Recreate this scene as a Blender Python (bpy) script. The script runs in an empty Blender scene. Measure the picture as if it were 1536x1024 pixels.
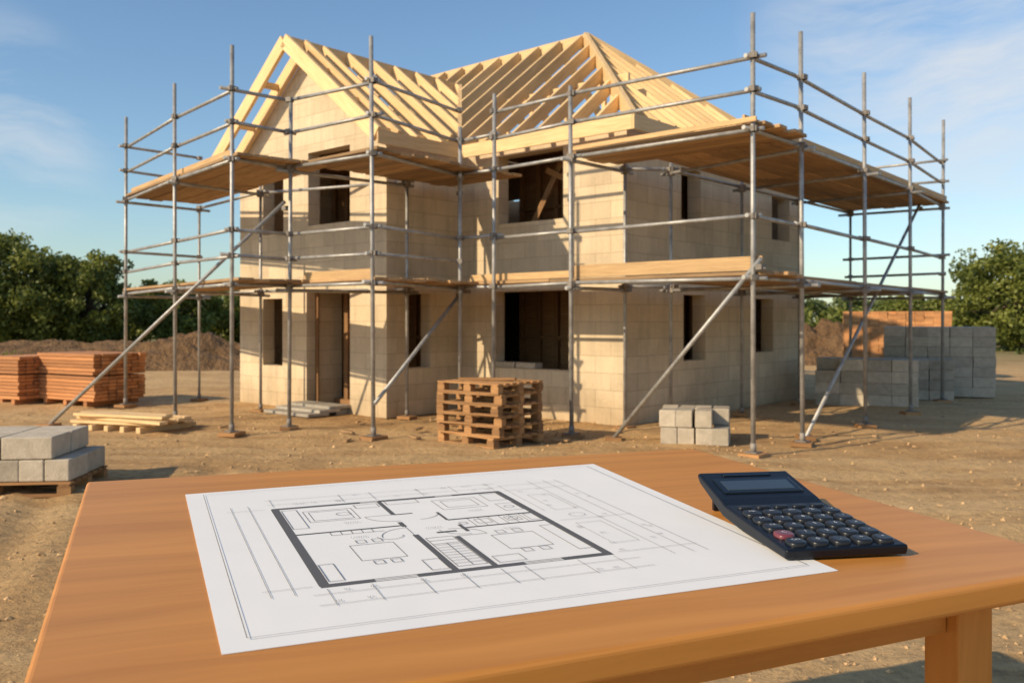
import bpy, bmesh, math, random
import numpy as np
from mathutils import Vector, Matrix, noise
random.seed(7); np.random.seed(7)
S = bpy.context.scene
S.view_settings.view_transform='Standard'; S.view_settings.look='None'; S.view_settings.exposure=0
COL = S.collection
R = random.random
def U(a,b): return random.uniform(a,b)

# ------------------------------------------------------------------ materials
def new_mat(name):
    m=bpy.data.materials.new(name); m.use_nodes=True
    nt=m.node_tree; b=nt.nodes['Principled BSDF']
    return m,nt,b
def N(nt,t,**kw):
    n=nt.nodes.new(t)
    for k,v in kw.items(): setattr(n,k,v)
    return n
def L(nt,a,b): nt.links.new(a,b)
def ramp(nt,stops,fac=None):
    r=N(nt,'ShaderNodeValToRGB'); e=r.color_ramp.elements
    while len(e)<len(stops): e.new(.5)
    for i,(p,c) in enumerate(stops):
        e[i].position=p; e[i].color=(c[0],c[1],c[2],1) if not isinstance(c,(int,float)) else (c,c,c,1)
    if fac is not None: L(nt,fac,r.inputs[0])
    return r
def mathn(nt,op,a,b=None,c=None):
    n=N(nt,'ShaderNodeMath',operation=op)
    for i,x in enumerate((a,b,c)):
        if x is None: continue
        if isinstance(x,(int,float)): n.inputs[i].default_value=x
        else: L(nt,x,n.inputs[i])
    return n.outputs[0]
def mix(nt,fac,a,b,mode='MIX'):
    n=N(nt,'ShaderNodeMix',data_type='RGBA',blend_type=mode)
    for i,x in ((0,fac),(6,a),(7,b)):
        if isinstance(x,(int,float)): n.inputs[i].default_value=x
        elif isinstance(x,tuple): n.inputs[i].default_value=(x[0],x[1],x[2],1)
        else: L(nt,x,n.inputs[i])
    return n.outputs[2]
def noise_n(nt,vec,scale,detail=4,rough=.55):
    n=N(nt,'ShaderNodeTexNoise'); n.inputs['Scale'].default_value=scale
    n.inputs['Detail'].default_value=detail; n.inputs['Roughness'].default_value=rough
    if vec is not None: L(nt,vec,n.inputs['Vector'])
    return n.outputs['Fac']
def mapping(nt,vec,scale=(1,1,1),rot=(0,0,0)):
    m=N(nt,'ShaderNodeMapping'); m.inputs['Scale'].default_value=scale; m.inputs['Rotation'].default_value=rot
    L(nt,vec,m.inputs['Vector']); return m.outputs[0]
def bump(nt,b,h,strength=.3,dist=.02):
    n=N(nt,'ShaderNodeBump'); n.inputs['Strength'].default_value=strength; n.inputs['Distance'].default_value=dist
    L(nt,h,n.inputs['Height']); L(nt,n.outputs[0],b.inputs['Normal'])
def timber(name,c1,c2,rough=.7,freq=(2.2,38),var=.35,b_str=.15,lo=.3,hi=.7,soft=.4):
    m,nt,b=new_mat(name)
    uv=N(nt,'ShaderNodeTexCoord').outputs['UV']
    wob=noise_n(nt,mapping(nt,uv,(1.5,3,1)),1,2)
    ad=N(nt,'ShaderNodeVectorMath',operation='ADD'); L(nt,uv,ad.inputs[0])
    cw=N(nt,'ShaderNodeCombineXYZ'); L(nt,mathn(nt,'MULTIPLY',wob,.10),cw.inputs[1]); L(nt,cw.outputs[0],ad.inputs[1])
    mp=mapping(nt,ad.outputs[0],(freq[0],freq[1],1))
    n1=noise_n(nt,mp,1,6,.62)
    n2=noise_n(nt,mapping(nt,uv,(1.2,5,1)),1,3)
    r=ramp(nt,[(lo,c1),(hi,c2)],n1)
    a=N(nt,'ShaderNodeAttribute',attribute_name='rnd').outputs['Fac']
    k=mathn(nt,'MULTIPLY_ADD',a,var,1-var*.55)
    k2=mathn(nt,'MULTIPLY_ADD',n2,soft,1-soft/2)
    kk=mathn(nt,'MULTIPLY',k,k2)
    cmb=N(nt,'ShaderNodeCombineColor')
    for i in range(3): L(nt,kk,cmb.inputs[i])
    L(nt,mix(nt,1.0,r.outputs[0],cmb.outputs[0],'MULTIPLY'),b.inputs['Base Color'])
    b.inputs['Roughness'].default_value=rough
    bump(nt,b,n1,b_str,.01)
    return m
def stone(name,c1,c2,rough=.9,scale=9,var=.3,bs=.4,bd=.01):
    m,nt,b=new_mat(name)
    o=N(nt,'ShaderNodeTexCoord').outputs['Object']
    n1=noise_n(nt,o,scale,6,.65); n2=noise_n(nt,o,scale*6,4,.6)
    r=ramp(nt,[(.3,c1),(.7,c2)],n1)
    a=N(nt,'ShaderNodeAttribute',attribute_name='rnd').outputs['Fac']
    k=mathn(nt,'MULTIPLY_ADD',a,var,1-var*.5)
    cmb=N(nt,'ShaderNodeCombineColor')
    for i in range(3): L(nt,k,cmb.inputs[i])
    L(nt,mix(nt,1.0,r.outputs[0],cmb.outputs[0],'MULTIPLY'),b.inputs['Base Color'])
    b.inputs['Roughness'].default_value=rough
    bump(nt,b,n2,bs,bd)
    return m
M_PINE=timber('fresh_pine',(.64,.42,.185),(.84,.60,.32),.65,var=.32)
M_PINE2=timber('pine_weathered',(.44,.27,.125),(.64,.43,.21),.75,var=.35)
M_BOARD=timber('scaffold_board_wood',(.26,.15,.07),(.50,.32,.155),.8,var=.6)
M_STUD=timber('interior_stud_wood',(.20,.10,.04),(.36,.20,.085),.8,var=.4)
M_FRAME=timber('door_frame_wood',(.20,.10,.04),(.34,.18,.075),.6,var=.3)
M_PALLET=timber('pallet_wood',(.25,.12,.045),(.46,.25,.10),.85,var=.6)
M_SAWN=timber('orange_sawn_timber',(.38,.155,.055),(.56,.25,.095),.8,var=.55)
M_TABLE=timber('varnished_table_wood',(.45,.175,.034),(.60,.255,.055),.46,freq=(.8,16),var=.10,b_str=.04,lo=.22,hi=.62,soft=.30)
M_TABLE.node_tree.nodes['Principled BSDF'].inputs['Specular IOR Level'].default_value=.32
M_BLOCK=stone('concrete_block',(.38,.325,.245),(.53,.46,.36),bs=.6,var=.35)
M_BRICK=stone('orange_brick',(.48,.21,.08),(.62,.31,.13),var=.5)
M_SLAB=stone('concrete_slab',(.28,.25,.205),(.40,.36,.30))
M_STEEL,nt,b=new_mat('galvanised_steel')
o=N(nt,'ShaderNodeTexCoord').outputs['Object']
r=ramp(nt,[(.35,(.25,.245,.235)),(.65,(.44,.43,.41))],noise_n(nt,o,5,6,.7)); L(nt,r.outputs[0],b.inputs['Base Color'])
b.inputs['Metallic'].default_value=.35; b.inputs['Roughness'].default_value=.48
M_RUST=stone('coupler_steel',(.15,.13,.11),(.27,.24,.21),.6)

# block wall
M_WALL,nt,b=new_mat('aircrete_block_wall')
tc=N(nt,'ShaderNodeTexCoord')
sx=N(nt,'ShaderNodeSeparateXYZ'); L(nt,tc.outputs['Object'],sx.inputs[0])
sn=N(nt,'ShaderNodeSeparateXYZ'); L(nt,tc.outputs['Normal'],sn.inputs[0])
g=mathn(nt,'GREATER_THAN',mathn(nt,'ABSOLUTE',sn.outputs[0]),.6)
mx=N(nt,'ShaderNodeMix',data_type='FLOAT'); L(nt,g,mx.inputs[0]); L(nt,sx.outputs[0],mx.inputs[2]); L(nt,sx.outputs[1],mx.inputs[3])
wv=mathn(nt,'MULTIPLY_ADD',noise_n(nt,tc.outputs['Object'],3.5,2),.014,-.007)
cb=N(nt,'ShaderNodeCombineXYZ'); L(nt,mathn(nt,'ADD',mx.outputs[0],wv),cb.inputs[0]); L(nt,mathn(nt,'ADD',sx.outputs[2],wv),cb.inputs[1])
br=N(nt,'ShaderNodeTexBrick'); L(nt,cb.outputs[0],br.inputs['Vector'])
br.inputs['Scale'].default_value=1; br.inputs['Mortar Size'].default_value=.006; br.inputs['Mortar Smooth'].default_value=.4
br.inputs['Brick Width'].default_value=.58; br.inputs['Row Height'].default_value=.2625
br.inputs['Color1'].default_value=(.69,.56,.385,1); br.inputs['Color2'].default_value=(.60,.48,.325,1); br.inputs['Mortar'].default_value=(.47,.37,.245,1)
n1=noise_n(nt,tc.outputs['Object'],1.1,7,.66); n2=noise_n(nt,tc.outputs['Object'],26,5,.65)
rr=ramp(nt,[(.32,.80),(.5,.96),(.68,1.05)],n1)
c=mix(nt,1.0,br.outputs['Color'],rr.outputs[0],'MULTIPLY')
c=mix(nt,.4,c,ramp(nt,[(.3,.82),(.6,1.04)],n2).outputs[0],'MULTIPLY')
st=noise_n(nt,mapping(nt,tc.outputs['Object'],(7,7,.5)),1,4,.6)
c=mix(nt,.4,c,ramp(nt,[(.35,.75),(.52,1.0)],st).outputs[0],'MULTIPLY')
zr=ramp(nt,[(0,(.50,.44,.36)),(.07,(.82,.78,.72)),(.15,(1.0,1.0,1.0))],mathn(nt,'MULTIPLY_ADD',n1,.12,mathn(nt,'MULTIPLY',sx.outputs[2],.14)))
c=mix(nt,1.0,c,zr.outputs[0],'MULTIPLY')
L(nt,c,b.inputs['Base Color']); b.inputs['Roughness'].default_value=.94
bump(nt,b,mathn(nt,'MULTIPLY_ADD',br.outputs['Fac'],-.7,mathn(nt,'MULTIPLY',n2,.4)),.5,.010)

# ground
M_GND,nt,b=new_mat('sandy_ground')
o=N(nt,'ShaderNodeTexCoord').outputs['Object']
big=noise_n(nt,o,.16,5,.6); med=noise_n(nt,o,1.0,7,.7); fine=noise_n(nt,o,13,7,.75)
trk=noise_n(nt,mapping(nt,o,(.12,1.6,1),(0,0,math.radians(-36))),1,4,.6)
base=ramp(nt,[(.35,(.30,.165,.062)),(.46,(.50,.295,.118)),(.56,(.62,.39,.17)),(.66,(.72,.48,.235))],mathn(nt,'ADD',mathn(nt,'MULTIPLY',med,.55),mathn(nt,'MULTIPLY',big,.45)))
c=mix(nt,mathn(nt,'MULTIPLY',ramp(nt,[(.46,0),(.58,1)],trk).outputs[0],.5),base.outputs[0],(.72,.49,.24))
c=mix(nt,.95,c,ramp(nt,[(.30,.50),(.47,.92),(.60,1.05),(.75,1.25)],fine).outputs[0],'MULTIPLY')
ln=N(nt,'ShaderNodeVectorMath',operation='LENGTH'); L(nt,o,ln.inputs[0])
far=ramp(nt,[(.30,0),(.50,1)],mathn(nt,'MULTIPLY',ln.outputs['Value'],.01))
c=mix(nt,mathn(nt,'MULTIPLY',far.outputs[0],.8),c,(.12,.13,.045))
L(nt,c,b.inputs['Base Color']); b.inputs['Roughness'].default_value=.97
bump(nt,b,mathn(nt,'ADD',mathn(nt,'MULTIPLY',fine,.45),mathn(nt,'ADD',mathn(nt,'MULTIPLY',med,1.1),mathn(nt,'MULTIPLY',trk,.6))),1.0,.10)
M_SOIL=stone('heaped_soil',(.13,.07,.03),(.28,.16,.07),.97,scale=1.2,bs=1.0,bd=.2)
M_STONE=stone('stones',(.36,.22,.105),(.58,.38,.19),.95,scale=20,var=.6)

def leaf_mat(name,c1,c2):
    m,nt,b=new_mat(name)
    a=N(nt,'ShaderNodeAttribute',attribute_name='rnd').outputs['Fac']
    r=ramp(nt,[(0,c1),(1,c2)],a)
    L(nt,r.outputs[0],b.inputs['Base Color']); b.inputs['Roughness'].default_value=.6
    tr=N(nt,'ShaderNodeBsdfTranslucent'); L(nt,r.outputs[0],tr.inputs[0])
    ms=N(nt,'ShaderNodeMixShader'); ms.inputs[0].default_value=.35
    L(nt,b.outputs[0],ms.inputs[1]); L(nt,tr.outputs[0],ms.inputs[2])
    L(nt,ms.outputs[0],nt.nodes['Material Output'].inputs[0])
    return m
M_LEAF=leaf_mat('foliage',(.055,.085,.014),(.26,.28,.05))
M_LEAF2=leaf_mat('distant_foliage',(.07,.10,.028),(.22,.26,.08))
M_BARK=stone('bark',(.07,.05,.03),(.14,.10,.07))

def simple(name,col,rough=.5,metal=0,coat=0,spec=.5):
    m,nt,b=new_mat(name); b.inputs['Base Color'].default_value=(*col,1); b.inputs['Roughness'].default_value=rough
    b.inputs['Metallic'].default_value=metal; b.inputs['Coat Weight'].default_value=coat; b.inputs['Specular IOR Level'].default_value=spec; return m

# ------------------------------------------------------------------ mesh builder
class MB:
    def __init__(s): s.v=[];s.f=[];s.uv=[];s.r=[];s.sm=[]
    def face(s,idx,Ld,r,smooth=False):
        p=[s.v[i] for i in idx]; n=(p[1]-p[0]).cross(p[2]-p[0])
        if n.length<1e-12 and len(p)>3: n=(p[2]-p[0]).cross(p[3]-p[0])
        n=n.normalized() if n.length>0 else Vector((0,0,1))
        if abs(n.dot(Ld))>.9:
            a=n.orthogonal().normalized(); c=n.cross(a); a=a*.1
        else: a=Ld; c=n.cross(Ld)
        s.f.append(tuple(idx)); s.uv.append([(q.dot(a)+r*13.7,q.dot(c)+r*7.3) for q in p]); s.r.append(r); s.sm.append(smooth)
    def hexa(s,P,Ld=None,r=None):
        r=R() if r is None else r; P=[Vector(p) for p in P]
        Ld=(P[3]-P[0]).normalized() if Ld is None else Vector(Ld).normalized()
        k=len(s.v); s.v+=P
        for q in ((0,3,2,1),(4,5,6,7),(0,1,5,4),(1,2,6,5),(2,3,7,6),(3,0,4,7)): s.face([k+i for i in q],Ld,r)
    def beam(s,p0,p1,w,h,up=(0,0,1),r=None):
        p0=Vector(p0);p1=Vector(p1);d=(p1-p0).normalized();up=Vector(up)
        sd=d.cross(up)
        if sd.length<1e-4: sd=d.cross(Vector((1,0,0)))
        sd.normalize(); uu=sd.cross(d)
        a=sd*w/2; c=uu*h/2
        s.hexa([p0-a-c,p0+a-c,p1+a-c,p1-a-c,p0-a+c,p0+a+c,p1+a+c,p1-a+c],d,r)
    def box(s,c,size,rz=0,r=None,Ld=(1,0,0),M=None):
        c=Vector(c); hx,hy,hz=[q/2 for q in size]
        rot=Matrix.Rotation(rz,3,'Z') if M is None else M
        P=[c+rot@Vector(q) for q in ((-hx,-hy,-hz),(hx,-hy,-hz),(hx,hy,-hz),(-hx,hy,-hz),(-hx,-hy,hz),(hx,-hy,hz),(hx,hy,hz),(-hx,hy,hz))]
        s.hexa(P,rot@Vector(Ld),r)
    def tube(s,p0,p1,r0,r1=None,n=10,caps=True):
        r1=r0 if r1 is None else r1
        p0=Vector(p0);p1=Vector(p1);d=(p1-p0).normalized(); a=d.orthogonal().normalized(); c=d.cross(a); k=len(s.v); rn=R()
        for p,r in ((p0,r0),(p1,r1)):
            for i in range(n):
                t=2*math.pi*i/n; s.v.append(p+a*math.cos(t)*r+c*math.sin(t)*r)
        for i in range(n):
            j=(i+1)%n; s.face([k+i,k+j,k+n+j,k+n+i],d,rn,True)
        if caps:
            s.face([k+n-1-i for i in range(n)],d,rn); s.face([k+n+i for i in range(n)],d,rn)
    def obj(s,name,mat,parent=None,bevel=0,seg=2,loc=None,rz=0):
        me=bpy.data.meshes.new(name); me.from_pydata([tuple(v) for v in s.v],[],s.f)
        ul=me.uv_layers.new(name='UVMap')
        ul.data.foreach_set('uv',[c for f in s.uv for p in f for c in p])
        at=me.attributes.new('rnd','FLOAT','FACE'); at.data.foreach_set('value',s.r)
        me.polygons.foreach_set('use_smooth',s.sm); me.update()
        o=bpy.data.objects.new(name,me); COL.objects.link(o); me.materials.append(mat)
        if parent: o.parent=parent
        if loc is not None: o.location=loc
        o.rotation_euler[2]=rz
        if bevel:
            m=o.modifiers.new('bevel','BEVEL'); m.width=bevel; m.segments=seg; m.limit_method='ANGLE'
        return o
def empty(name,loc=(0,0,0),rz=0,parent=None):
    o=bpy.data.objects.new(name,None); COL.objects.link(o); o.location=loc; o.rotation_euler[2]=rz; o.empty_display_size=.3
    if parent: o.parent=parent
    return o

# ------------------------------------------------------------------ ground
def sst(a,b_,x):
    t=min(1,max(0,(x-a)/(b_-a))); return t*t*(3-2*t)
def gz(x,y):
    z=.045*noise.noise(Vector((x*.35,y*.35,0)))+.026*noise.noise(Vector((x*1.3,y*1.3,4)))
    z+=.018*noise.noise(Vector((x*3.1,y*3.1,9)))
    # wheel ruts
    for (px,py,dx,dy,lo,hi,dep) in ((4.6,6.0,.83,.557,-2.5,11,.06),(5.9,4.2,.90,.436,-2.5,9,.05),(-2.3,5.0,-.42,.907,-1,5.5,.04)):
        s=(x-px)*dx+(y-py)*dy; t=(x-px)*-dy+(y-py)*dx+.25*math.sin(s*.35)
        if s<lo or s>hi: continue
        f=sst(lo,lo+1.5,s)*(1-sst(hi-2,hi,s))
        for o_ in (-.75,.75):
            q=(t-o_)/.15
            if abs(q)<4: z+=f*dep*(-math.exp(-q*q)+.55*math.exp(-(abs(q)-1.7)**2*1.6))*(1+.4*noise.noise(Vector((s*2,o_,1))))
    return z
def axis(lo,hi,step,far):
    a=list(np.arange(lo,hi+1e-6,step)); s=step; p=[]; q=hi
    while q<far: s*=1.35; q+=s; p.append(q)
    n=[]; s=step; q=lo
    while q>-far: s*=1.35; q-=s; n.append(q)
    return n[::-1]+a+p
xs=axis(-13,14,.10,700); ys=axis(2,18,.10,700)
V=[(x,y,gz(x,y) if (abs(x)<40 and -20<y<60) else 0) for y in ys for x in xs]; nx=len(xs)
F=[(j*nx+i,j*nx+i+1,(j+1)*nx+i+1,(j+1)*nx+i) for j in range(len(ys)-1) for i in range(nx-1)]
me=bpy.data.meshes.new('ground'); me.from_pydata(V,[],F); me.polygons.foreach_set('use_smooth',[True]*len(F))
g=bpy.data.objects.new('ground',me); COL.objects.link(g); me.materials.append(M_GND)

# ------------------------------------------------------------------ house
ANG=-math.radians(41.7); CX,CY=1.72,13.16
E1=Vector((math.cos(ANG),math.sin(ANG),0)); E2=Vector((-math.sin(ANG),math.cos(ANG),0))
house=empty('house_under_construction',(CX,CY,0),ANG)
EV=4.65; PT=.787; UL=-7.94; UG=-3.54; VG=-1.68; VB=6.2; T=.25
def wall(name,ax,a0,a1,c0,c1,z0,z1,ops):
    """ax 0: wall runs along u between v=c0..c1 ; ax 1: runs along v between u=c0..c1"""
    A=sorted({a0,a1,*[q for o in ops for q in o[:2]]}); Z=sorted({z0,z1,*[q for o in ops for q in o[2:]]})
    def hole(a,z): return any(o[0]<a<o[1] and o[2]<z<o[3] for o in ops)
    m=MB(); idx={}
    def vid(i,j,k):
        if (i,j,k) not in idx:
            a=A[i];z=Z[j];c=(c0,c1)[k]; idx[(i,j,k)]=len(m.v); m.v.append(Vector((a,c,z) if ax==0 else (c,a,z)))
        return idx[(i,j,k)]
    solid=lambda i,j: 0<=i<len(A)-1 and 0<=j<len(Z)-1 and not hole((A[i]+A[i+1])/2,(Z[j]+Z[j+1])/2)
    X=Vector((1,0,0))
    for i in range(len(A)-1):
        for j in range(len(Z)-1):
            if not solid(i,j): continue
            m.face([vid(i,j,0),vid(i+1,j,0),vid(i+1,j+1,0),vid(i,j+1,0)],X,.5)
            m.face([vid(i,j+1,1),vid(i+1,j+1,1),vid(i+1,j,1),vid(i,j,1)],X,.5)
            for di,dj,e in ((-1,0,((i,j),(i,j+1))),(1,0,((i+1,j),(i+1,j+1))),(0,-1,((i,j),(i+1,j))),(0,1,((i,j+1),(i+1,j+1)))):
                if not solid(i+di,j+dj):
                    (a,b_),(c_,d_)=e
                    m.face([vid(a,b_,0),vid(c_,d_,0),vid(c_,d_,1),vid(a,b_,1)],X,.5)
    return m.obj(name,M_WALL,house)
fm=[(-2.61,-1.21,3.22,4.36),(-2.70,-1.10,.80,2.08)]
fs=[(1.57,2.2,3.25,4.1),(1.64,2.36,.93,2.02),(4.9,5.7,3.15,4.0),(4.21,4.97,1.0,2.0)]
gf=[(UG-3.60,UG-2.92,3.2,4.58),(UG-2.15,UG-.95,3.28,4.58),(UG-3.60,UG-2.95,.75,2.0),(UG-2.2,UG-.95,.06,2.12)]
gs=[(VG+.48,VG+.98,.8,2.05)]
wall('front_wall',0,UG-T,0,0,T,0,EV,fm)
wall('side_wall',1,T,VB-T,-T,0,0,EV,fs)
wall('porch_front_wall',0,UL,UG,VG,VG+T,0,EV,gf)
wall('porch_side_wall',1,VG+T,0,UG-T,UG,0,EV,gs)
wall('left_wall',1,VG+T,VB-T,UL,UL+T,0,EV,[(1,2,3.2,4.3)])
wall('back_wall',0,UL,0,VB-T,VB,0,EV,[(-6,-5,3.2,4.3)])
def tri(name,P,thick):
    m=MB(); t=Vector(thick); P=[Vector(p) for p in P]; k=len(P); m.v+=P+[p+t for p in P]
    X=Vector((1,0,0)); m.face(list(range(k)),X,.5); m.face([2*k-1-i for i in range(k)],X,.5)
    for i in range(k):
        j=(i+1)%k; m.face([j,i,k+i,k+j],X,.5)
    return m.obj(name,M_WALL,house)
um=(UL+UG)/2; ridg=EV+PT*2.2
tri('gable_wall',[(UL+.02,VG,EV+.002),(UG-.02,VG,EV+.002),(um,VG,ridg-.03)],(0,T,0))
tri('end_gable_wall',[(UL,VB-.02,EV+.002),(UL,.02,EV+.002),(UL,3.1,EV+PT*3.1-.03)],(T,0,0))
m=MB()
m.box((um,VB/2+VG/2,.03),(4.4-2*T-.01,VB-VG-2*T-.01,.06)); m.box((UG/2-T+.12,VB/2,.03),(-UG-.02-T,VB-2*T-.01,.06))
m.obj('ground_slab',M_SLAB,house)
m=MB()
m.box((um,(VB+VG)/2,2.50),(4.4-2*T-.01,VB-VG-2*T-.01,.03),r=.4); m.box(((UG-T)/2-.13,VB/2,2.50),(-UG-.3,VB-2*T-.01,.03),r=.5)
for i in range(18):
    v=VG+.4+i*.42
    m.beam((UL+T,v,2.39),((UG if v<0 else 0)-T-.01,v,2.39),.05,.19)
m.obj('first_floor_deck',M_STUD,house)
m=MB()
for z0,z1 in ((.07,2.28),(2.53,4.6)):
    for (a,b_,v) in ((UG+.1,-T-.05,1.5),(UL+T+.02,UG-T-.05,.35)):
        m.beam((a,v,z0+.03),(b_,v,z0+.03),.09,.05); m.beam((a,v,z1-.03),(b_,v,z1-.03),.09,.05)
        q=a+.05
        while q<b_: m.beam((q,v,z0+.05),(q,v,z1-.05),.05,.09,up=(1,0,0)); q+=.42
        m.beam((a,v,(z0+z1)/2+.1),(b_,v,(z0+z1)/2+.1),.05,.05)
    for q in np.arange(1.6,6.0,.4): m.beam((-1.5,q,z0+.05),(-1.5,q,z1-.05),.05,.09,up=(0,1,0))
m.beam((-2.9,.75,2.6),(-1.9,.9,4.4),.05,.10); m.beam((-2.2,.8,4.2),(-1.0,.9,3.6),.05,.1)
m.obj('stud_partitions',M_STUD,house)
m=MB()
for z0,z1 in ((.07,2.28),(2.53,4.62)):
    m.box((UG/2-.1,1.57,(z0+z1)/2),(-UG-.5,.02,z1-z0)); m.box((um,.42,(z0+z1)/2),(3.85,.02,z1-z0)); m.box((-1.57,3.8,(z0+z1)/2),(.02,4.2,z1-z0))
m.box(((UG-T)/2-.13,3.0,4.62),(-UG-.3,5.3,.02)); m.box((um,2.1,4.62),(3.85,6.9,.02))
m.obj('partition_boarding',M_STUD,house)
dv=VG+.72
wall('porch_reveal_wall',1,VG+T,dv+.06,UG-2.2-.15,UG-2.2,.06,2.25,[])
m=MB()
for a in (UG-1.95,UG-1.40,UG-.98): m.beam((a,dv,.07),(a,dv,2.1),.09,.12,(1,0,0))
m.beam((UG-2.2,dv,2.14),(UG-.7,dv,2.14),.12,.08)
m.beam((UG-2.2,dv-.02,.11),(UG-.7,dv-.02,.11),.2,.1)
m.beam((UG-1.35,dv,.62),(UG-1.02,dv,.62),.06,.08)
m.box((UG-1.68,dv+.05,1.1),(.44,.04,1.9),r=.3)
m.beam((UG-2.185,VG+.2,.07),(UG-2.185,VG+.2,2.1),.03,.14,(1,0,0))
m.obj('door_frame',M_FRAME,house,.003,1)
m=MB()
for i in range(3):
    m.box((UG-1.55+i*.02,VG-.2-.25*i,.14-.045*i),(1.25,.42,.05),rz=U(-.05,.05))
m.box((UG-1.55,VG-.1,.05),(1.1,.3,.1))
m.obj('door_step',M_SLAB,house,.006)
m=MB()
for i in range(2): m.box((-2.48+i*.45,.12,.80+.05),(.42,.2,.09),r=.3+.3*i)
m.obj('sill_blocks',M_BLOCK,house,.006)

# roof
m=MB(); Hh=.20; W=.06; lift=.11
def raf(p0,p1,w=W,h=Hh,l=lift):
    m.beam((p0[0],p0[1],p0[2]+l),(p1[0],p1[1],p1[2]+l),w,h)
RZ=EV+PT*3.1
OH=.32
zf=lambda v:EV+PT*v
u=-.35
while u>UL:
    du=U(-.02,.02); oh=OH+U(-.02,.0)
    if u>-3.1: raf((u+du,-oh,zf(-oh)),(u,-u-.03,zf(-u-.03)))
    elif u>UG: raf((u+du,-oh,zf(-oh)),(u,3.08,RZ))
    else:
        vs=(UG-u) if u>um else (u-UL); raf((u,vs,zf(vs)),(u,3.08,RZ))
    u-=.56
u=-.3
while u>UL:
    vt=VB+u if u>-3.1 else 3.12
    raf((u,VB+OH,zf(-OH)),(u,vt,zf(VB-vt))); u-=.7
v=.3
while v<VB:
    ut=-min(v,VB-v)+.02; raf((OH,v+U(-.015,.015),zf(-OH)),(ut,v,zf(-ut))); v+=.50
raf((OH,-OH,zf(-OH)),(-3.1,3.1,RZ),.08,.25,.13); raf((OH,VB+OH,zf(-OH)),(-3.1,3.1,RZ),.08,.25,.13)
m.beam((-3.05,3.1,RZ+.08),(UL-.2,3.1,RZ+.08),.05,.28)
v=VG+.34
while v<2.15:
    us=UG+OH if v<-OH else UG-max(v,0)
    raf((us,v+U(-.02,.02),EV+PT*(UG-us)),(um+.02,v,ridg))
    us=UL-OH if v<-OH else UL+max(v,0)
    raf((us,v,EV+PT*(us-UL)),(um-.02,v,ridg)); v+=.56
m.beam((um,VG-.40,ridg+.08),(um,2.2,ridg+.08),.05,.26)
raf((UG,0,EV),(um,2.2,ridg),.08,.24,.10); raf((UL,0,EV),(um,2.2,ridg),.08,.24,.10)
for vv,w in ((VG-.46,.07),(VG-.05,.07)):
    raf((UG+OH,vv,EV-PT*OH),(um,vv,ridg),w,.25,.11); raf((UL-OH,vv,EV-PT*OH),(um,vv,ridg),w,.25,.11)
for q in (.15,.95,1.75,2.5):
    for sg,ub in ((1,UL-OH),(-1,UG+OH)):
        uu=ub+sg*q; zz=EV-PT*OH+PT*q+.1
        m.beam((uu,VG-.43,zz),(uu,VG-.02,zz),.05,.12)
u=-.9
while u>UG: m.beam((u,.1,EV+.08),(u,VB-.1,EV+.08),.05,.12); u-=.8
for v in np.arange(-1.2,6,.8): m.beam((UL+.1,v,EV+.08),(UG-.1,v,EV+.08),.05,.12)
for u in (-1.2,-2.0,-2.8): m.beam((u,1.1,EV+.14),(u,1.1,zf(1.1)),.07,.07,(1,0,0))
for v in (1.2,2.0,3.1,4.2): m.beam((-1.1,v,EV+.14),(-1.1,v,zf(1.05)),.07,.07,(1,0,0))
m.beam((-.9,1.4,zf(1.4)-.05),(UG-.2,1.4,zf(1.4)-.05),.06,.14)
m.obj('roof_rafters',M_PINE,house,.004,1)
m=MB()
fz=zf(-OH)+.07
m.beam((OH+.02,-OH-.03,fz),(UG+OH+.05,-OH-.03,fz),.035,.22)
m.beam((OH+.04,-OH-.045,fz),(OH+.04,VB+OH,fz),.035,.22)
m.beam((UG+OH+.03,VG-.48,fz),(UG+OH+.03,-OH-.05,fz),.035,.22)
m.beam((UL-OH-.03,VG-.48,fz),(UL-OH-.03,VB,fz),.035,.22)
m.beam((0,.12,EV+.045),(UG,.12,EV+.045),.18,.085)
m.beam((-.12,.22,EV+.045),(-.12,VB-.2,EV+.045),.18,.085)
m.beam((UG-.12,VG+.3,EV+.045),(UG-.12,0,EV+.045),.18,.085)
m.obj('fascia_boards',M_PINE,house,.004,1)

# ------------------------------------------------------------------ scaffolding
scaf=empty('scaffolding',(CX,CY,0),ANG)
P=dict(p1=(-8.64,-3.62),p2=(-5.76,-4.14),p3=(-3.56,-4.45),p4=(-3.51,-3.55),p5=(-1.77,-3.40),pc=(-2.08,-1.45),
       p6=(-1.40,-1.43),p7=(.09,-1.46),p8=(2.74,-1.41),p9=(2.78,-.12),p10=(2.68,2.37),p11=(2.6,4.7),p12=(2.35,7.4))
seq=['p1','p2','p3','p4','p5','pc','p6','p7','p8','p9','p10','p11','p12']
tops=dict(p4=4.85,p6=4.95,p7=4.8,pc=4.55,p8=5.20,p9=5.28,p10=5.3,p11=5.38,p12=5.5)
inner=dict(i1=(-8.8,-2.07),i2=(-6.0,-2.45),i4=(-3.30,-1.45),i7=(.12,-.22),i8=(.55,.35),i10=(.55,2.6),i11=(.55,4.9),i12=(.6,7.3),ic=(-3.25,-.3))
RT=.029
m=MB(); cp=MB(); bp=MB()
def coupler(x,y,z): cp.box((x+U(-.01,.01),y+U(-.01,.01),z),(.085,.085,.065),rz=U(-.5,.5)); cp.tube((x-.065,y,z-.02),(x+.065,y,z-.02),.013,n=6)
for k,(x,y) in P.items():
    tp=tops.get(k,5.38+U(-.05,.05)); m.tube((x,y,.0),(x+U(-.03,.03),y+U(-.03,.03),tp),RT,n=12)
    bp.box((x,y,.02),(.26,.30,.05),rz=U(0,1))
    cp.box((x,y,.055),(.15,.15,.012)); cp.tube((x,y,.05),(x,y,.16),.037,n=10)
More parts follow.
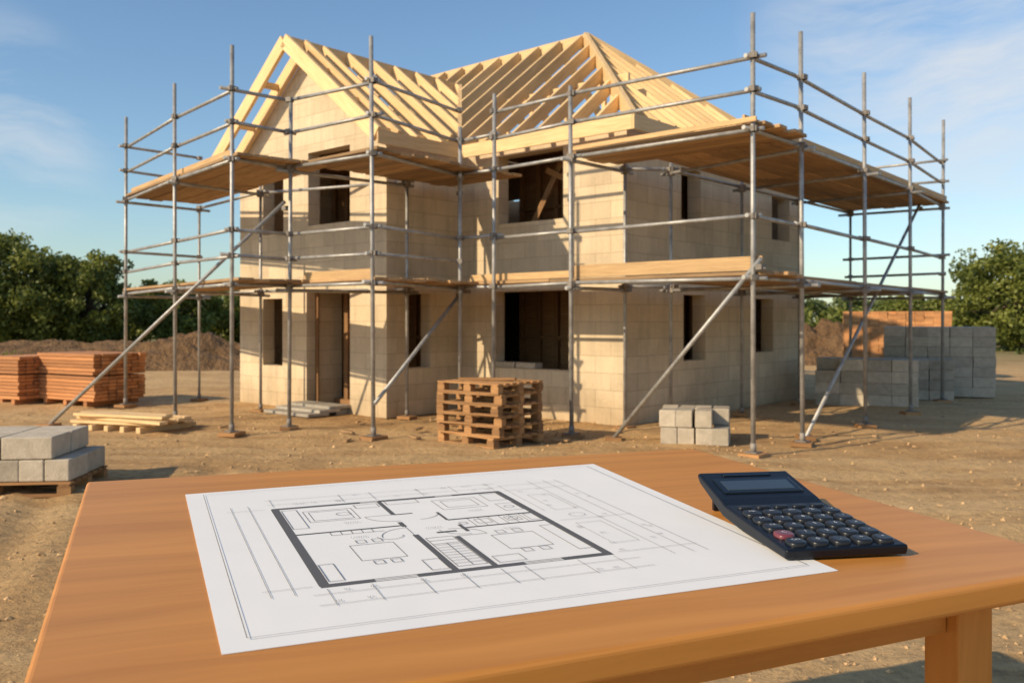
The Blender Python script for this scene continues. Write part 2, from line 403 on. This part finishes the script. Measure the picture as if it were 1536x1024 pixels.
for k,(x,y) in inner.items():
    m.tube((x,y,0),(x,y,3.95 if k!='i1' else 3.85),.026,n=10); bp.box((x,y,.02),(.24,.24,.05),rz=U(0,1)); cp.tube((x,y,.05),(x,y,.14),.034,n=10)
def rail(a,b_,z,ext=.1,r=RT*.9,off=.045):
    a=Vector((*a,z));b_=Vector((*b_,z)); d=(b_-a).normalized(); n=Vector((-d.y,d.x,0))*off
    dz=Vector((0,0,U(-.015,.015)))
    m.tube(a-d*ext*U(.7,1.6)+n+dz,b_+d*ext*U(.7,1.6)+n-dz,r,n=10)
    coupler(a.x,a.y,z); coupler(b_.x,b_.y,z)
for i in range(len(seq)-1):
    a,b_=P[seq[i]],P[seq[i+1]]
    hs=[4.82,4.36,3.84,2.86,2.10]
    if i<6: hs.append(2.5)
    if seq[i]=='pc' : hs=[4.36,3.84,2.86,2.10]
    if seq[i] in('p6','p7'): hs=[4.70,4.31,3.84,2.82,2.10]
    if i>7: hs=[4.70,4.31,3.84,2.82,2.10]
    for z in hs: rail(a,b_,z)
for a,b_ in (('p1','i1'),('p2','i2'),('p4','i4'),('p7','i7'),('p10','i10'),('p11','i11'),('p12','i12'),('pc','ic'),('p9','i8')):
    for z in (3.78,2.04): rail(P[a],inner[b_],z,.16,off=.0)
for z in (4.82,4.36,2.86): rail(P['p1'],inner['i1'],z)
for z in (4.7,4.31,2.86,2.5): rail(P['p12'],inner['i12'],z)
for a,b_ in (('i1','i2'),('i2','i4'),('i8','i10'),('i10','i11'),('i11','i12'),('i7','i8')):
    for z in (3.84,2.10): rail(inner[a],inner[b_],z)
def loc(X,Y,Z):   # site metres -> scaffold frame
    d=Vector((X-CX,Y-CY,0)); return Vector((d.dot(E1),d.dot(E2),Z))
for a,b_ in (((-6.97,13.2,.02),(-3.35,12.95,3.35)),((-1.84,11.75,.48),(-.70,13.75,2.15)),((1.35,11.7,.02),(2.90,10.22,2.32)),((3.95,11.8,.02),(8.05,17.3,3.9))):
    p,q=loc(*a),loc(*b_); m.tube(p,q,RT*.95,n=12); coupler(q.x,q.y,q.z-.1)
    if a[2]<.1: bp.box((p.x,p.y,.02),(.22,.3,.05),rz=.6)
m.obj('tubes',M_STEEL,scaf)
cp.obj('couplers',M_RUST,scaf); bp.obj('sole_boards',M_PALLET,scaf,.004,1)
bd=MB()
def planks(a,b_,w,z,ends=.15,th=.042):
    a=Vector(a);b_=Vector(b_); d=(b_-a).normalized(); nn=Vector((-d.y,d.x)); n=max(1,round(w/.235)); pw=w/n; Lt=(b_-a).length
    for i in range(n):
        c=nn*(pw*(i+.5)); segs=max(1,math.ceil(Lt/3.6)); cuts=[0]+[Lt*(k+U(-.06,.06))/segs for k in range(1,segs)]+[Lt]
        for k in range(segs):
            s0=cuts[k]-(ends+U(0,.12) if k==0 else -.005); s1=cuts[k+1]+(ends+U(0,.12) if k==segs-1 else -.005)
            p=a+d*s0+c; q=a+d*s1+c; zz=z+U(-.008,.008)
            bd.beam((*p,zz),(*q,zz+U(-.008,.008)),pw-.016,th)
for z in (3.90,2.16):
    planks(P['p1'],P['p3'],1.45,z,.12)
    planks((-3.30,-3.42),(-1.80,-3.42),3.0,z,.02)
    planks((.15 if z>3 else -3.2,-1.36),(2.72,-1.36),1.1,z,.12)
    planks((2.66,-.2),(2.42,7.5),1.95,z+.001,.02)
bd.obj('boards',M_BOARD,scaf,.004,1)
tb=MB()
tb.beam((.05,-1.33,2.27),(2.82,-1.33,2.27),.035,.17); tb.beam((.1,-1.45,3.945),(2.8,-1.45,3.945),.03,.06)
tb.beam((-2.0,-1.30,2.24),(.0,-1.30,2.24),.035,.10)
tb.beam((2.60,-1.38,3.97),(2.36,7.6,3.97),.035,.13); tb.beam((-3.4,-3.36,2.24),(-1.8,-3.36,2.24),.03,.12)
tb.beam((-8.5,-3.56,3.98),(-3.7,-4.34,3.98),.035,.08)
tb.obj('toe_boards',M_PINE2,scaf,.004,1)

# ------------------------------------------------------------------ stacked materials
def pallet(mb,c,w,d,rz,z):
    rot=Matrix.Rotation(rz,3,'Z'); c=Vector((c[0],c[1],0))
    def bx(x,y,zz,sx,sy,sz,Ld=(1,0,0)):
        p=c+rot@Vector((x,y,0)); mb.box((p.x,p.y,z+zz),(sx,sy,sz),rz,Ld=Ld)
    for i in range(3):
        y=(-d/2+.05)+i*(d-.1)/2; bx(0,y,.009,w,.095,.018)
        for j in range(3): bx((-w/2+.06)+j*(w-.12)/2,y,.057,.12,.095,.076)
    for j in range(3): bx((-w/2+.06)+j*(w-.12)/2,0,.105,.095,d,.018,(0,1,0))
    n=7
    for i in range(n): bx(0,-d/2+.05+i*(d-.1)/(n-1),.124,w+U(-.01,.01),.095,.018)
m=MB()
for i in range(6): pallet(m,(U(-.05,.05),U(-.05,.05)),1.04,.94,math.radians(-38)+U(-.10,.10),i*.134)
m.beam((-.4,.1,.82),(.35,-.1,.83),.1,.03)
m.obj('pallet_stack',M_PALLET,loc=(-.30,11.6,0))

def blocks(name,loc_,rz,nx_,ny_,rows,size,mat,pal=None,gap=.006,ragged=0,bev=.006):
    e=empty(name,loc_,rz); m=MB(); z0=0
    sx,sy,sz=size
    if pal:
        pm=MB(); pallet(pm,(0,0),nx_*(sx+gap)+.06,ny_*(sy+gap)+.06,0,0); pm.obj('pallet',M_PALLET,e); z0=.136
    for k in range(rows):
        for i in range(nx_):
            for j in range(ny_):
                if k==rows-1 and ragged and R()<ragged: continue
                m.box(((i-(nx_-1)/2)*(sx+gap)+U(-.008,.008),(j-(ny_-1)/2)*(sy+gap)+U(-.008,.008),z0+sz*(k+.5)+k*.003),(sx,sy,sz),U(-.02,.02))
    m.obj('blocks',mat,e,bev,1); return e
e=empty('concrete_block_pallet',(-4.72,8.35,0),math.radians(6)); m=MB(); pm=MB(); pallet(pm,(0,0),1.35,.95,0,0); pm.obj('pallet',M_PALLET,e)
for i in range(6):
    for j in range(2): m.box((-.56+i*.222,-.23+j*.455,.136+.10),(.215,.44,.195),U(-.03,.03))
for i in range(3):
    for j in range(2): m.box((-.62+i*.452,-.23+j*.455,.136+.10+.205),(.44,.44,.20),U(-.04,.04))
m.obj('blocks',M_BLOCK,e,.010,2)
e=empty('concrete_block_pile',(2.42,11.6,0),math.radians(-14)); m=MB()
for k in range(2):
    for i in range(4):
        for j in range(2):
            if k==1 and i==3 and j==0: continue
            m.box((-.33+i*.222+U(-.012,.012),-.2+j*.4+U(-.015,.015),.11+k*.222),(.21,.38,.215),U(-.06,.06))
m.obj('blocks',M_BLOCK,e,.011,2)
blocks('concrete_block_stack',(9.35,19.3,0),math.radians(-24),5,4,7,(.42,.44,.205),M_BLOCK)
blocks('concrete_block_stack',(6.75,16.7,0),math.radians(-24),4,3,4,(.44,.3,.215),M_BLOCK,ragged=.12)
blocks('concrete_block_stack',(8.25,17.9,0),math.radians(-24),3,2,4,(.44,.3,.2),M_BLOCK)
blocks('brick_pallet',(10.4,23.8,0),math.radians(-20),12,5,25,(.215,.2,.065),M_BRICK,pal=True,ragged=.1,bev=0)
def timber_pack(loc_,rz,w,d,rows,cols):
    m=MB()
    for x in (-w*.35,0,w*.35): m.beam((x,-d/2,.05),(x,d/2,.05),.1,.09)
    for k in range(rows):
        for j in range(cols):
            y=-d/2+(j+.5)*d/cols; a=U(-.03,.03); z=.13+k*.066+(.02 if k>rows/2 else 0)
            m.beam((-w/2+a,y+U(-.008,.008),z),(w/2+a+U(-.02,.02),y,z),d/cols-.01,.058)
    return m.obj('timber_pack',M_SAWN,loc=loc_,rz=rz,bevel=.003,seg=1)
timber_pack((-8.15,17.0,0),math.radians(-30),1.75,1.1,13,7)
timber_pack((-9.55,17.2,0),math.radians(-25),1.0,1.0,12,6)
m=MB()
for i in range(5): m.beam((-.75+i*.3,-.45,.05),(-.6+i*.3,.5,.05),.09,.08)
for i in range(13):
    k=i//5; y=-.3+(i%5)*.15+U(-.03,.03); a=U(-.13,.13)
    m.beam((-.8+U(-.2,.15),y-a,.12+k*.05),(.75+U(-.15,.2),y+a,.12+k*.05+U(0,.01)),.14,.04)
m.obj('plank_pile',M_PINE,loc=(-5.5,12.9,0),rz=math.radians(-22),bevel=.003,seg=1)
m=MB()
for i in range(22):
    x,y=U(-8,6),U(9.5,14); d=loc(x,y,0)
    if d.y>-.2 and d.x<.5: continue
    a=U(0,3.14); l=U(.10,.4); m.beam((x,y,.03),(x+l*math.cos(a),y+l*math.sin(a),.035),U(.03,.07),.022)
m.obj('timber_offcuts',M_BOARD)

# stones / clods
vs=[];fs_=[];rs=[]
def stone_at(x,y,s):
    k=len(vs); z=gz(x,y)+s*.1
    for dx,dy,dz in ((1,0,0),(0,1,0),(-1,0,0),(0,-1,0),(0,0,.7),(0,0,-.7)):
        q=s*U(.6,1.2); vs.append((x+dx*q+U(-.3,.3)*s,y+dy*q+U(-.3,.3)*s,z+dz*q))
    r=R()
    for a in ((0,1,4),(1,2,4),(2,3,4),(3,0,4),(1,0,5),(2,1,5),(3,2,5),(0,3,5)): fs_.append(tuple(k+i for i in a)); rs.append(r)
for i in range(22000):
    y=2.5+15*R()**1.2; x=U(-.75,.75)*y
    if noise.noise(Vector((x*.6,y*.6,3)))<U(-.4,.45): continue
    d=loc(x,y,0)
    if (UL<d.x<0 and 0<d.y<VB) or (UL<d.x<UG and VG<d.y): continue
    stone_at(x,y,.004+(.016+.018*min(1,y/10))*R()**6)
me=bpy.data.meshes.new('gravel'); me.from_pydata(vs,[],fs_); at=me.attributes.new('rnd','FLOAT','FACE'); at.data.foreach_set('value',rs)
o=bpy.data.objects.new('gravel',me); COL.objects.link(o); me.materials.append(M_STONE)

# ------------------------------------------------------------------ soil mounds
def mound(cx,cy,rx,ry,h,seed,rz=0):
    n=70; V=[];F=[]
    for j in range(n+1):
        for i in range(n+1):
            a=-1.1+2.2*i/n; b_=-1.1+2.2*j/n; r=math.hypot(a,b_)
            r*=1+.25*noise.noise(Vector((a*1.5+seed,b_*1.5,seed)))
            z=h*max(0,1-r**1.5)
            z*=1+.55*noise.fractal(Vector((a*2+seed,b_*2,0)),.8,2,5)
            z+=(.12*h*noise.noise(Vector((a*9,b_*9,seed)))+.07*h*noise.noise(Vector((a*21,b_*21,seed))))*(1 if r<1 else 0)
            V.append((a*rx,b_*ry,max(z,0)-.06))
    for j in range(n):
        for i in range(n): F.append((j*(n+1)+i,j*(n+1)+i+1,(j+1)*(n+1)+i+1,(j+1)*(n+1)+i))
    me=bpy.data.meshes.new('soil_mound'); me.from_pydata(V,[],F); me.polygons.foreach_set('use_smooth',[True]*len(F))
    o=bpy.data.objects.new('soil_mound',me); COL.objects.link(o); me.materials.append(M_SOIL); o.location=(cx,cy,0); o.rotation_euler[2]=rz
mound(-19.0,38,6,3,.85,1.3); mound(-11.6,30,4.2,2.4,.95,5.1); mound(11.6,34,3.6,3,1.5,7.7)

# ------------------------------------------------------------------ vegetation
def leaves_mesh(name,centers,rad,per,size,mat,parent=None,flat=.8):
    n=len(centers)*per
    C=np.repeat(np.array(centers),per,0); Rr=np.repeat(np.array(rad),per)[:,None]
    g_=np.random.normal(size=(n,3)); g_/=np.linalg.norm(g_,axis=1,keepdims=True); g_*=Rr*np.random.rand(n,1)**.4
    p=C+g_*np.array([1,1,flat]); p[:,2]=np.maximum(p[:,2],.05)
    a=np.random.normal(size=(n,3)); a/=np.linalg.norm(a,axis=1,keepdims=True)
    b_=np.cross(a,np.random.normal(size=(n,3))); b_/=np.linalg.norm(b_,axis=1,keepdims=True)
    s=size*(.6+.8*np.random.rand(n,1)); a*=s; b_*=s*.6
    V=np.stack([p-a,p+b_*.9,p+a,p-b_*.9],1).reshape(-1,3)
    me=bpy.data.meshes.new(name); F=np.arange(n*4).reshape(-1,4)
    me.from_pydata(V.tolist(),[],F.tolist())
    base=np.repeat(np.random.rand(len(centers)),per); rnd=np.clip(.6*base+.4*np.random.rand(n),0,1)
    at=me.attributes.new('rnd','FLOAT','FACE'); at.data.foreach_set('value',rnd)
    o=bpy.data.objects.new(name,me); COL.objects.link(o); me.materials.append(mat)
    if parent: o.parent=parent
    return o
def tree(x,y,h,rx,seed,ncl=120):
    rg=random.Random(seed); e=empty('broadleaf_tree',(x,y,0)); m=MB()
    top=Vector((rg.uniform(-.3,.3),rg.uniform(-.3,.3),h*.7)); m.tube((0,0,-.1),(top.x*.4,top.y*.4,h*.35),h*.04,h*.028,8); m.tube((top.x*.4,top.y*.4,h*.35),top,h*.028,h*.008,8)
    cs=[];rd=[]
    for i in range(ncl):
        th=rg.uniform(0,6.283); zz=rg.uniform(-1,1); q=rg.uniform(.35,1)**.5
        lump=1+.38*noise.noise(Vector((math.cos(th)*1.6+seed,math.sin(th)*1.6,zz*1.9)))
        rr=math.sqrt(max(0,1-zz*zz))*q*lump
        c=Vector((rr*math.cos(th)*rx,rr*math.sin(th)*rx,h*.52+zz*q*h*.46*lump)); cs.append(tuple(c)); rd.append(rx*rg.uniform(.13,.26))
        if i%6==0:
            st=Vector((0,0,h*rg.uniform(.15,.5))); mid=(st+c)/2+Vector((0,0,.2)); m.tube(st,mid,h*.014,h*.009,6); m.tube(mid,c,h*.009,h*.004,6)
    m.obj('trunk',M_BARK,e); leaves_mesh('crown',cs,rd,130,.11,M_LEAF,e)
for a in ((-26.3,45,6.0,3.6,1,210),(-30.5,47,5.7,3.0,9,100),(-22.3,46,4.9,2.6,2,170),(-19.2,50,3.9,2.5,3,100),(-15.8,54,3.6,2.6,31,90),(26.0,45,5.6,3.2,4,190),(30.5,46,6,3.2,5,90),(22.8,50,3.2,1.9,12,70)): tree(*a)
def belt(x0,x1,y0,h0,h1,n,seed):
    cs=[];rd=[]
    for i in range(n):
        x=U(x0,x1); hh=h0+(h1-h0)*(.5+.5*noise.noise(Vector((x*.13,seed,0)))+.35*noise.noise(Vector((x*.5,seed,2))))
        z=hh*R()**.75; cs.append((x,y0+U(-2.5,2.5)+.0006*x*x,z)); rd.append(U(.5,1.0))
    return cs,rd
c1,r1=belt(-75,-14,76,2.8,4.6,400,3.3); c2,r2=belt(14,75,76,2.6,4.0,400,3.3); c3,r3=belt(-14,14,76,2.6,3.4,120,3.3)
leaves_mesh('distant_treeline',c1+c2+c3,r1+r2+r3,55,.27,M_LEAF2)
c1,r1=belt(-38,-11,57,1.6,3.2,310,8.3); c2,r2=belt(13,40,56,1.3,2.7,280,1.3)
leaves_mesh('hedge',c1+c2,r1+r2,65,.165,M_LEAF)
cs=[];rd=[]
for i in range(190):
    x=U(-34,-8) if R()<.6 else U(11,34); y=U(33,52); h=U(.1,.5); cs.append((x,y,h*.4)); rd.append(h)
leaves_mesh('scrub',cs,rd,45,.07,M_LEAF)

# ------------------------------------------------------------------ table
TZ=1.15
tbl=empty('wooden_table')
BL=Vector((-1.187,2.448));BR=Vector((.637,3.084));FR=Vector((1.085,1.62));FL=Vector((-.532,.910))
m=MB(); gd=(BR-BL).normalized()
q=[FL,FR,BR,BL]; m.hexa([(*p,TZ-.048) for p in q]+[(*p,TZ) for p in q],(gd.x,gd.y,0),.5)
o=m.obj('table_top',M_TABLE,tbl,.010,4)
ctr=(BL+BR+FR+FL)/4
ins=[p+(ctr-p).normalized()*.235 for p in q]
m=MB(); ang=math.atan2(gd.y,gd.x)
for p in ins: m.box((p.x,p.y,(TZ-.05)/2),(.085,.085,TZ-.05),ang,Ld=(0,0,1))
m.obj('legs',M_TABLE,tbl,.005,2)
m=MB()
for i in range(4):
    a,b_=ins[i],ins[(i+1)%4]; d=(b_-a).normalized()
    m.beam((*(a+d*.046),TZ-.098),(*(b_-d*.046),TZ-.098),.026,.094)
m.obj('apron',M_TABLE,tbl,.003,2)

# ------------------------------------------------------------------ blueprint
bpnt=empty('floor_plan_drawing')
pc=[Vector((-.8415,2.26)),Vector((.254,2.741)),Vector((.585,1.574)),Vector((-.390,1.179))]  # back-left, back-right, front-right, front-left
M_PAPER,nt,b=new_mat('white_paper'); b.inputs['Base Color'].default_value=(.80,.79,.77,1); b.inputs['Roughness'].default_value=.85
bump(nt,b,noise_n(nt,N(nt,'ShaderNodeTexCoord').outputs['Object'],3,2),.3,.015)
m=MB(); qq=[pc[3],pc[2],pc[1],pc[0]]; m.hexa([(*p,TZ+.0006) for p in qq]+[(*p,TZ+.0016) for p in qq]); m.obj('paper_sheet',M_PAPER,bpnt)
M_INK=simple('ink_grey',(.17,.17,.18),.8); M_WINK=simple('ink_wall',(.10,.10,.105),.8)
ink=MB(); wnk=MB(); cnt=[0]
def bil(c,a,b_): return (c[0]*(1-a)+c[1]*a)*(1-b_)+(c[3]*(1-a)+c[2]*a)*b_
plan=[Vector((-.562,2.077)),Vector((-.040,2.295)),Vector((.185,1.687)),Vector((-.316,1.48))]
def strip(mb,p,q,w):
    cnt[0]+=1; z=TZ+.0019+cnt[0]*.000006; d=(q-p)
    if d.length<1e-5: return
    d.normalize(); n=Vector((-d.y,d.x))*w/2; k=len(mb.v)
    mb.v+=[Vector((*(p-n),z)),Vector((*(q-n),z)),Vector((*(q+n),z)),Vector((*(p+n),z))]; mb.face([k,k+1,k+2,k+3],Vector((1,0,0)),.5)
TH=.0017
def ln_(a,b_,a2,b2,w=TH,c=plan,mb=None): strip(ink if mb is None else mb,bil(c,a,b_),bil(c,a2,b2),w)
def rect(a,b_,a2,b2,w=TH,c=plan):
    ln_(a,b_,a2,b_,w,c);ln_(a2,b_,a2,b2,w,c);ln_(a2,b2,a,b2,w,c);ln_(a,b2,a,b_,w,c)
def arc(a,b_,r,t0,t1,c=plan,n=9):
    pts=[(a+r*math.cos(math.radians(t0+(t1-t0)*i/n)),b_+.86*r*math.sin(math.radians(t0+(t1-t0)*i/n))) for i in range(n+1)]
    for p,q_ in zip(pts,pts[1:]): ln_(*p,*q_,TH,c)
def W_(a,b_,a2,b2,w=.014): ln_(a,b_,a2,b2,w,plan,wnk)
for s0,s1 in ((-.012,.36),(.44,.70),(.78,1.012)): W_(s0,0,s1,0,.017)
for s0,s1 in ((-.014,.16),(.30,.68),(.82,1.014)): W_(s0,1,s1,1,.019)
W_(0,0,0,1,.018); W_(1,0,1,1,.017)
for (a,b2) in ((.36,.44),(.70,.78)):
    for o_ in (-.011,0,.011): ln_(a,o_,b2,o_,.0022)
for (a,b2) in ((.16,.30),(.68,.82)):
    for o_ in (-.012,0,.012): ln_(a,1+o_,b2,1+o_,.0022)
W_(.01,.42,.22,.42,.009);W_(.22,.42,.43,.42,.009); W_(.44,.01,.44,.25,.011); W_(.435,.56,.435,.99,.013); W_(.575,.63,.575,.99,.012)
W_(.64,.53,.99,.53,.008); W_(.62,.40,.99,.40,.009); W_(.62,.27,.62,.40,.007); W_(.44,.25,.52,.25,.007); W_(.43,.37,.43,.44,.011); W_(.52,.56,.60,.56,.011); W_(.64,.48,.64,.58,.009)
rect(.17,.62,.33,.80); rect(.70,.66,.87,.84); rect(.66,.07,.86,.24); rect(.10,.08,.30,.26); rect(.12,.10,.28,.24)
for i in range(5): ln_(.14+.04*i,.42,.14+.04*i,.47)
ln_(.14,.47,.34,.47)
rect(.455,.66,.56,.96); rect(.455,.62,.56,.70)
for i in range(6): ln_(.70+.045*i,.41,.70+.045*i,.52)
rect(.72,.43,.78,.49); rect(.85,.43,.91,.49); arc(.88,.46,.02,0,360)
arc(.44,.25,.12,90,180);arc(.43,.56,.12,180,270);arc(.575,.63,.12,270,360);arc(.64,.53,.10,90,180);arc(.52,.27,.10,0,90)
ln_(.44,.25,.32,.25);ln_(.43,.56,.43,.44);ln_(.575,.63,.695,.63)
rect(.02,.04,.08,.34); rect(.93,.60,.985,.92); rect(.46,.02,.60,.08)
# extra furniture and fixtures
rect(.69,.10,.83,.21); rect(.90,.03,.98,.16); rect(.90,.22,.98,.34); arc(.94,.28,.022,0,360); rect(.32,.04,.42,.10)
rect(.02,.80,.07,.97); rect(.36,.86,.42,.97); rect(.60,.90,.70,.97); arc(.66,.47,.018,0,360); rect(.94,.42,.98,.51)
for k in range(8): ln_(.455,.72+.03*k,.56,.72+.03*k)
ln_(.5075,.70,.5075,.96); arc(.34,.55,.05,0,180); arc(.25,.17,.03,0,360)
for a,b_ in ((.22,.585),(.28,.585),(.22,.835),(.28,.835),(.75,.63),(.82,.63),(.75,.87),(.82,.87)): rect(a-.017,b_-.018,a+.017,b_+.018)
TH=.0011
for o_ in (.075,.16):
    ln_(-.05,1+o_,1.08,1+o_,TH); ln_(-.02,-o_,1.05,-o_,TH)
for a in (0,.14,.30,.44,.575,.66,.86,1): ln_(a,1.03,a,1.175,TH)
for a in (0,.30,.44,.66,.82,1): ln_(a,-.03,a,-.175,TH)
for o_ in (.10,.17): ln_(-o_,-.08,-o_,1.06,TH)
for o_ in (.22,.30,.36): ln_(1+o_,-.15,1+o_,1.08,TH)
ln_(1.05,-.10,1.05,.4,TH)
for b_ in (0,1): ln_(-.19,b_,-.04,b_,TH)
for b_ in (-.1,.0,.56,1): ln_(1.04,b_,1.37,b_,TH)
rect(1.10,.12,1.20,.40,TH); arc(1.15,.5,.035,0,360); rect(1.08,.62,1.19,.9,TH)
for i in range(46):
    a=random.choice([U(0,1),U(0,1),U(1.05,1.35)]); b_=random.choice([1.055,1.14,-.06,-.145]) if a<1 else U(0,1)
    for j in range(3): ln_(a+j*.008,b_-.006,a+j*.008+U(-.003,.003),b_+.008,.0010)
for (a,b_) in ((.2,.53),(.78,.6),(.75,.3),(.22,.32),(.5,.5)):
    for j in range(7): ln_(a+j*.009,b_-.006,a+j*.009+U(-.004,.004),b_+.01,.0010)
rect(.035,.035,.965,.965,.0014,pc)
ink.obj('thin_lines',M_INK,bpnt); wnk.obj('wall_lines',M_WINK,bpnt)

# ------------------------------------------------------------------ calculator
calc=empty('desk_calculator',(.513,1.631,TZ+.004),math.radians(9.5))
M_CB=simple('navy_black_plastic',(.004,.006,.011),.42,0,0,.35)
M_KEY=simple('key_plastic',(.014,.016,.020),.34,0,0,.45); M_RED=simple('red_key_plastic',(.17,.04,.05),.3,0,.2)
M_LCD=simple('lcd_glass',(.035,.047,.055),.14,0,.3); M_BEZ=simple('bezel_plastic',(.004,.005,.007),.25,0,.1,.35); M_LBL=simple('label_white',(.6,.62,.64),.6)
W0=.240
top=[(-.004,.020),(.295,.040),(.325,.049),(.466,.082),(.474,.074)]
bot=[(.0,.0),(.20,.004),(.31,.012),(.455,.058)]
prof=bot[:1]+top+bot[:0:-1]
def wx(y): return W0*(1.04-.10*y/.46)/2
m=MB(); k=len(prof); X=Vector((1,0,0))
for sg in (-1,1):
    for y,z in prof: m.v.append(Vector((W0/2+sg*wx(y),y,z)))
m.face(list(range(k-1,-1,-1)),X,.5); m.face([k+i for i in range(k)],X,.5)
for i in range(k):
    j=(i+1)%k; m.face([i,j,k+j,k+i],X,.5)
o=m.obj('body',M_CB,calc,.009,4)
bm=bmesh.new(); bm.from_mesh(o.data); bmesh.ops.recalc_face_normals(bm,faces=bm.faces); bm.to_mesh(o.data); bm.free()
m=MB(); m.beam((.05,.44,-.002),(.05,.44,.052),.03,.012,(0,1,0)); m.beam((W0-.05,.44,-.002),(W0-.05,.44,.052),.03,.012,(0,1,0)); m.obj('rear_feet',M_CB,calc)
def tilt(y0,z0,y1,z1):
    a=math.atan2(z1-z0,y1-y0); return Matrix.Rotation(a,3,'X'),a
Mt,ta=tilt(.325,.049,.466,.082)
def on_disp(t): return Vector((W0/2,.325+.141*t,.049+.033*t))
nrm=Mt@Vector((0,0,1))
m=MB(); m.box(on_disp(.43)+nrm*.001,(.190,.080,.004),M=Mt); m.obj('bezel',M_BEZ,calc,.002,2)
m=MB(); m.box(on_disp(.42)+nrm*.0025,(.164,.050,.003),M=Mt); m.obj('lcd_display',M_LCD,calc,.001,1)
m=MB(); m.box(on_disp(.86)+nrm*.0008,(.12,.014,.003),M=Mt); m.obj('solar_cell',M_BEZ,calc,.001,1)
Mk,ka=tilt(0,.0203,.295,.040); nk=Mk@Vector((0,0,1))
def keypos(x,y): return Vector((x,y,.0205+y*.0669))
keys=MB(); red=MB()
def key(mb,x,y,rx,ry,h=.009):
    c=keypos(x,y); n=22; rings=[(1.0,0),(1.0,.6),(.93,.88),(.80,1.0),(.4,.93)]; k=len(mb.v)
    for s_,hz in rings:
        for i in range(n):
            t=2*math.pi*i/n; cc=math.copysign(abs(math.cos(t))**.72,math.cos(t)); ss=math.copysign(abs(math.sin(t))**.72,math.sin(t))
            mb.v.append(c+Mk@Vector((cc*rx*s_,ss*ry*s_,hz*h-.0015)))
    for j in range(len(rings)-1):
        for i in range(n):
            i2=(i+1)%n; mb.face([k+j*n+i,k+j*n+i2,k+(j+1)*n+i2,k+(j+1)*n+i],X,.5,True)
    mb.face([k+(len(rings)-1)*n+i for i in range(n)],X,.5,True)
labels=[["ON","0",".","=","+"],["C","1","2","3","-"],["CE","4","5","6","x"],["M","7","8","9","/"],["MR","M-","M+","%","V"]]
for r_ in range(5):
    for c_ in range(5):
        x=.030+c_*.0450; y=.028+r_*.0475
        mb=red if (r_==1 and c_==0) else keys
        key(mb,x,y,.0185,.0195)
        cu=bpy.data.curves.new('label','FONT'); cu.body=labels[r_][c_]; cu.size=.0145 if len(labels[r_][c_])==1 else .011; cu.align_x='CENTER'; cu.align_y='CENTER'
        to=bpy.data.objects.new('key_label',cu); COL.objects.link(to); to.parent=calc; to.location=keypos(x,y)+nk*.0088; to.rotation_euler=(ka,0,0); cu.materials.append(M_LBL)
for c_ in range(5): key(keys,.036+c_*.042,.268,.0155,.0085,.006)
keys.obj('keys',M_KEY,calc); red.obj('red_key',M_RED,calc)

# ------------------------------------------------------------------ light, sky, camera
el=math.radians(29); sd=Vector((-.83,-.56,0)).normalized()
sv=Vector((sd.x*math.cos(el),sd.y*math.cos(el),math.sin(el)))
ld=bpy.data.lights.new('sun','SUN'); ld.energy=5.0; ld.angle=math.radians(.6); ld.color=(1,.80,.53)
so=bpy.data.objects.new('sun',ld); COL.objects.link(so); so.rotation_euler=sv.to_track_quat('Z','Y').to_euler(); so.location=(-20,-10,20)
w=bpy.data.worlds.new('World'); S.world=w; w.use_nodes=True; nt=w.node_tree; bg=nt.nodes['Background']
sk=N(nt,'ShaderNodeTexSky'); sk.sky_type='NISHITA'; sk.sun_disc=False; sk.sun_elevation=el; sk.sun_rotation=math.atan2(sd.x,sd.y)%(2*math.pi)
sk.air_density=1.1; sk.dust_density=.6; sk.ozone_density=1.5
g_=N(nt,'ShaderNodeTexCoord').outputs['Generated']
nv=N(nt,'ShaderNodeVectorMath',operation='NORMALIZE'); L(nt,g_,nv.inputs[0])
tint=mix(nt,1.0,sk.outputs[0],(.86,1.0,1.10),'MULTIPLY')
wrp=noise_n(nt,nv.outputs[0],4,3)
va=N(nt,'ShaderNodeVectorMath',operation='ADD'); L(nt,nv.outputs[0],va.inputs[0])
cw=N(nt,'ShaderNodeCombineXYZ'); L(nt,mathn(nt,'MULTIPLY',wrp,.12),cw.inputs[2]); L(nt,cw.outputs[0],va.inputs[1])
cn=noise_n(nt,mapping(nt,va.outputs[0],(3.0,3.0,16),(0,math.radians(7),0)),1,9,.62)
cn2=ramp(nt,[(.38,0),(.66,1)],cn)
tot=None
for d,w_,k in (((.50,1,.33),.976,.75),((-.62,1,.215),.990,.7),((.56,1,.19),.987,.5)):
    dd=N(nt,'ShaderNodeVectorMath',operation='DOT_PRODUCT'); L(nt,nv.outputs[0],dd.inputs[0]); dd.inputs[1].default_value=Vector(d).normalized()
    mr=N(nt,'ShaderNodeMapRange',interpolation_type='SMOOTHSTEP'); L(nt,dd.outputs['Value'],mr.inputs[0]); mr.inputs[1].default_value=w_; mr.inputs[2].default_value=1.0; mr.inputs[4].default_value=k
    tot=mr.outputs[0] if tot is None else mathn(nt,'MAXIMUM',tot,mr.outputs[0])
L(nt,mix(nt,mathn(nt,'MULTIPLY',tot,cn2.outputs[0]),tint,(5.8,5.9,6.0)),bg.inputs[0]); bg.inputs[1].default_value=.135
cam=bpy.data.cameras.new('camera'); co=bpy.data.objects.new('camera',cam); COL.objects.link(co); S.camera=co
co.location=(0,0,1.6); co.rotation_euler=(math.radians(90),0,0); cam.sensor_width=36; cam.lens=36*1316/1536; cam.shift_y=-32/1536
cam.clip_end=2000; cam.clip_start=.05; cam.dof.use_dof=True; cam.dof.focus_distance=2.0; cam.dof.aperture_fstop=6.5
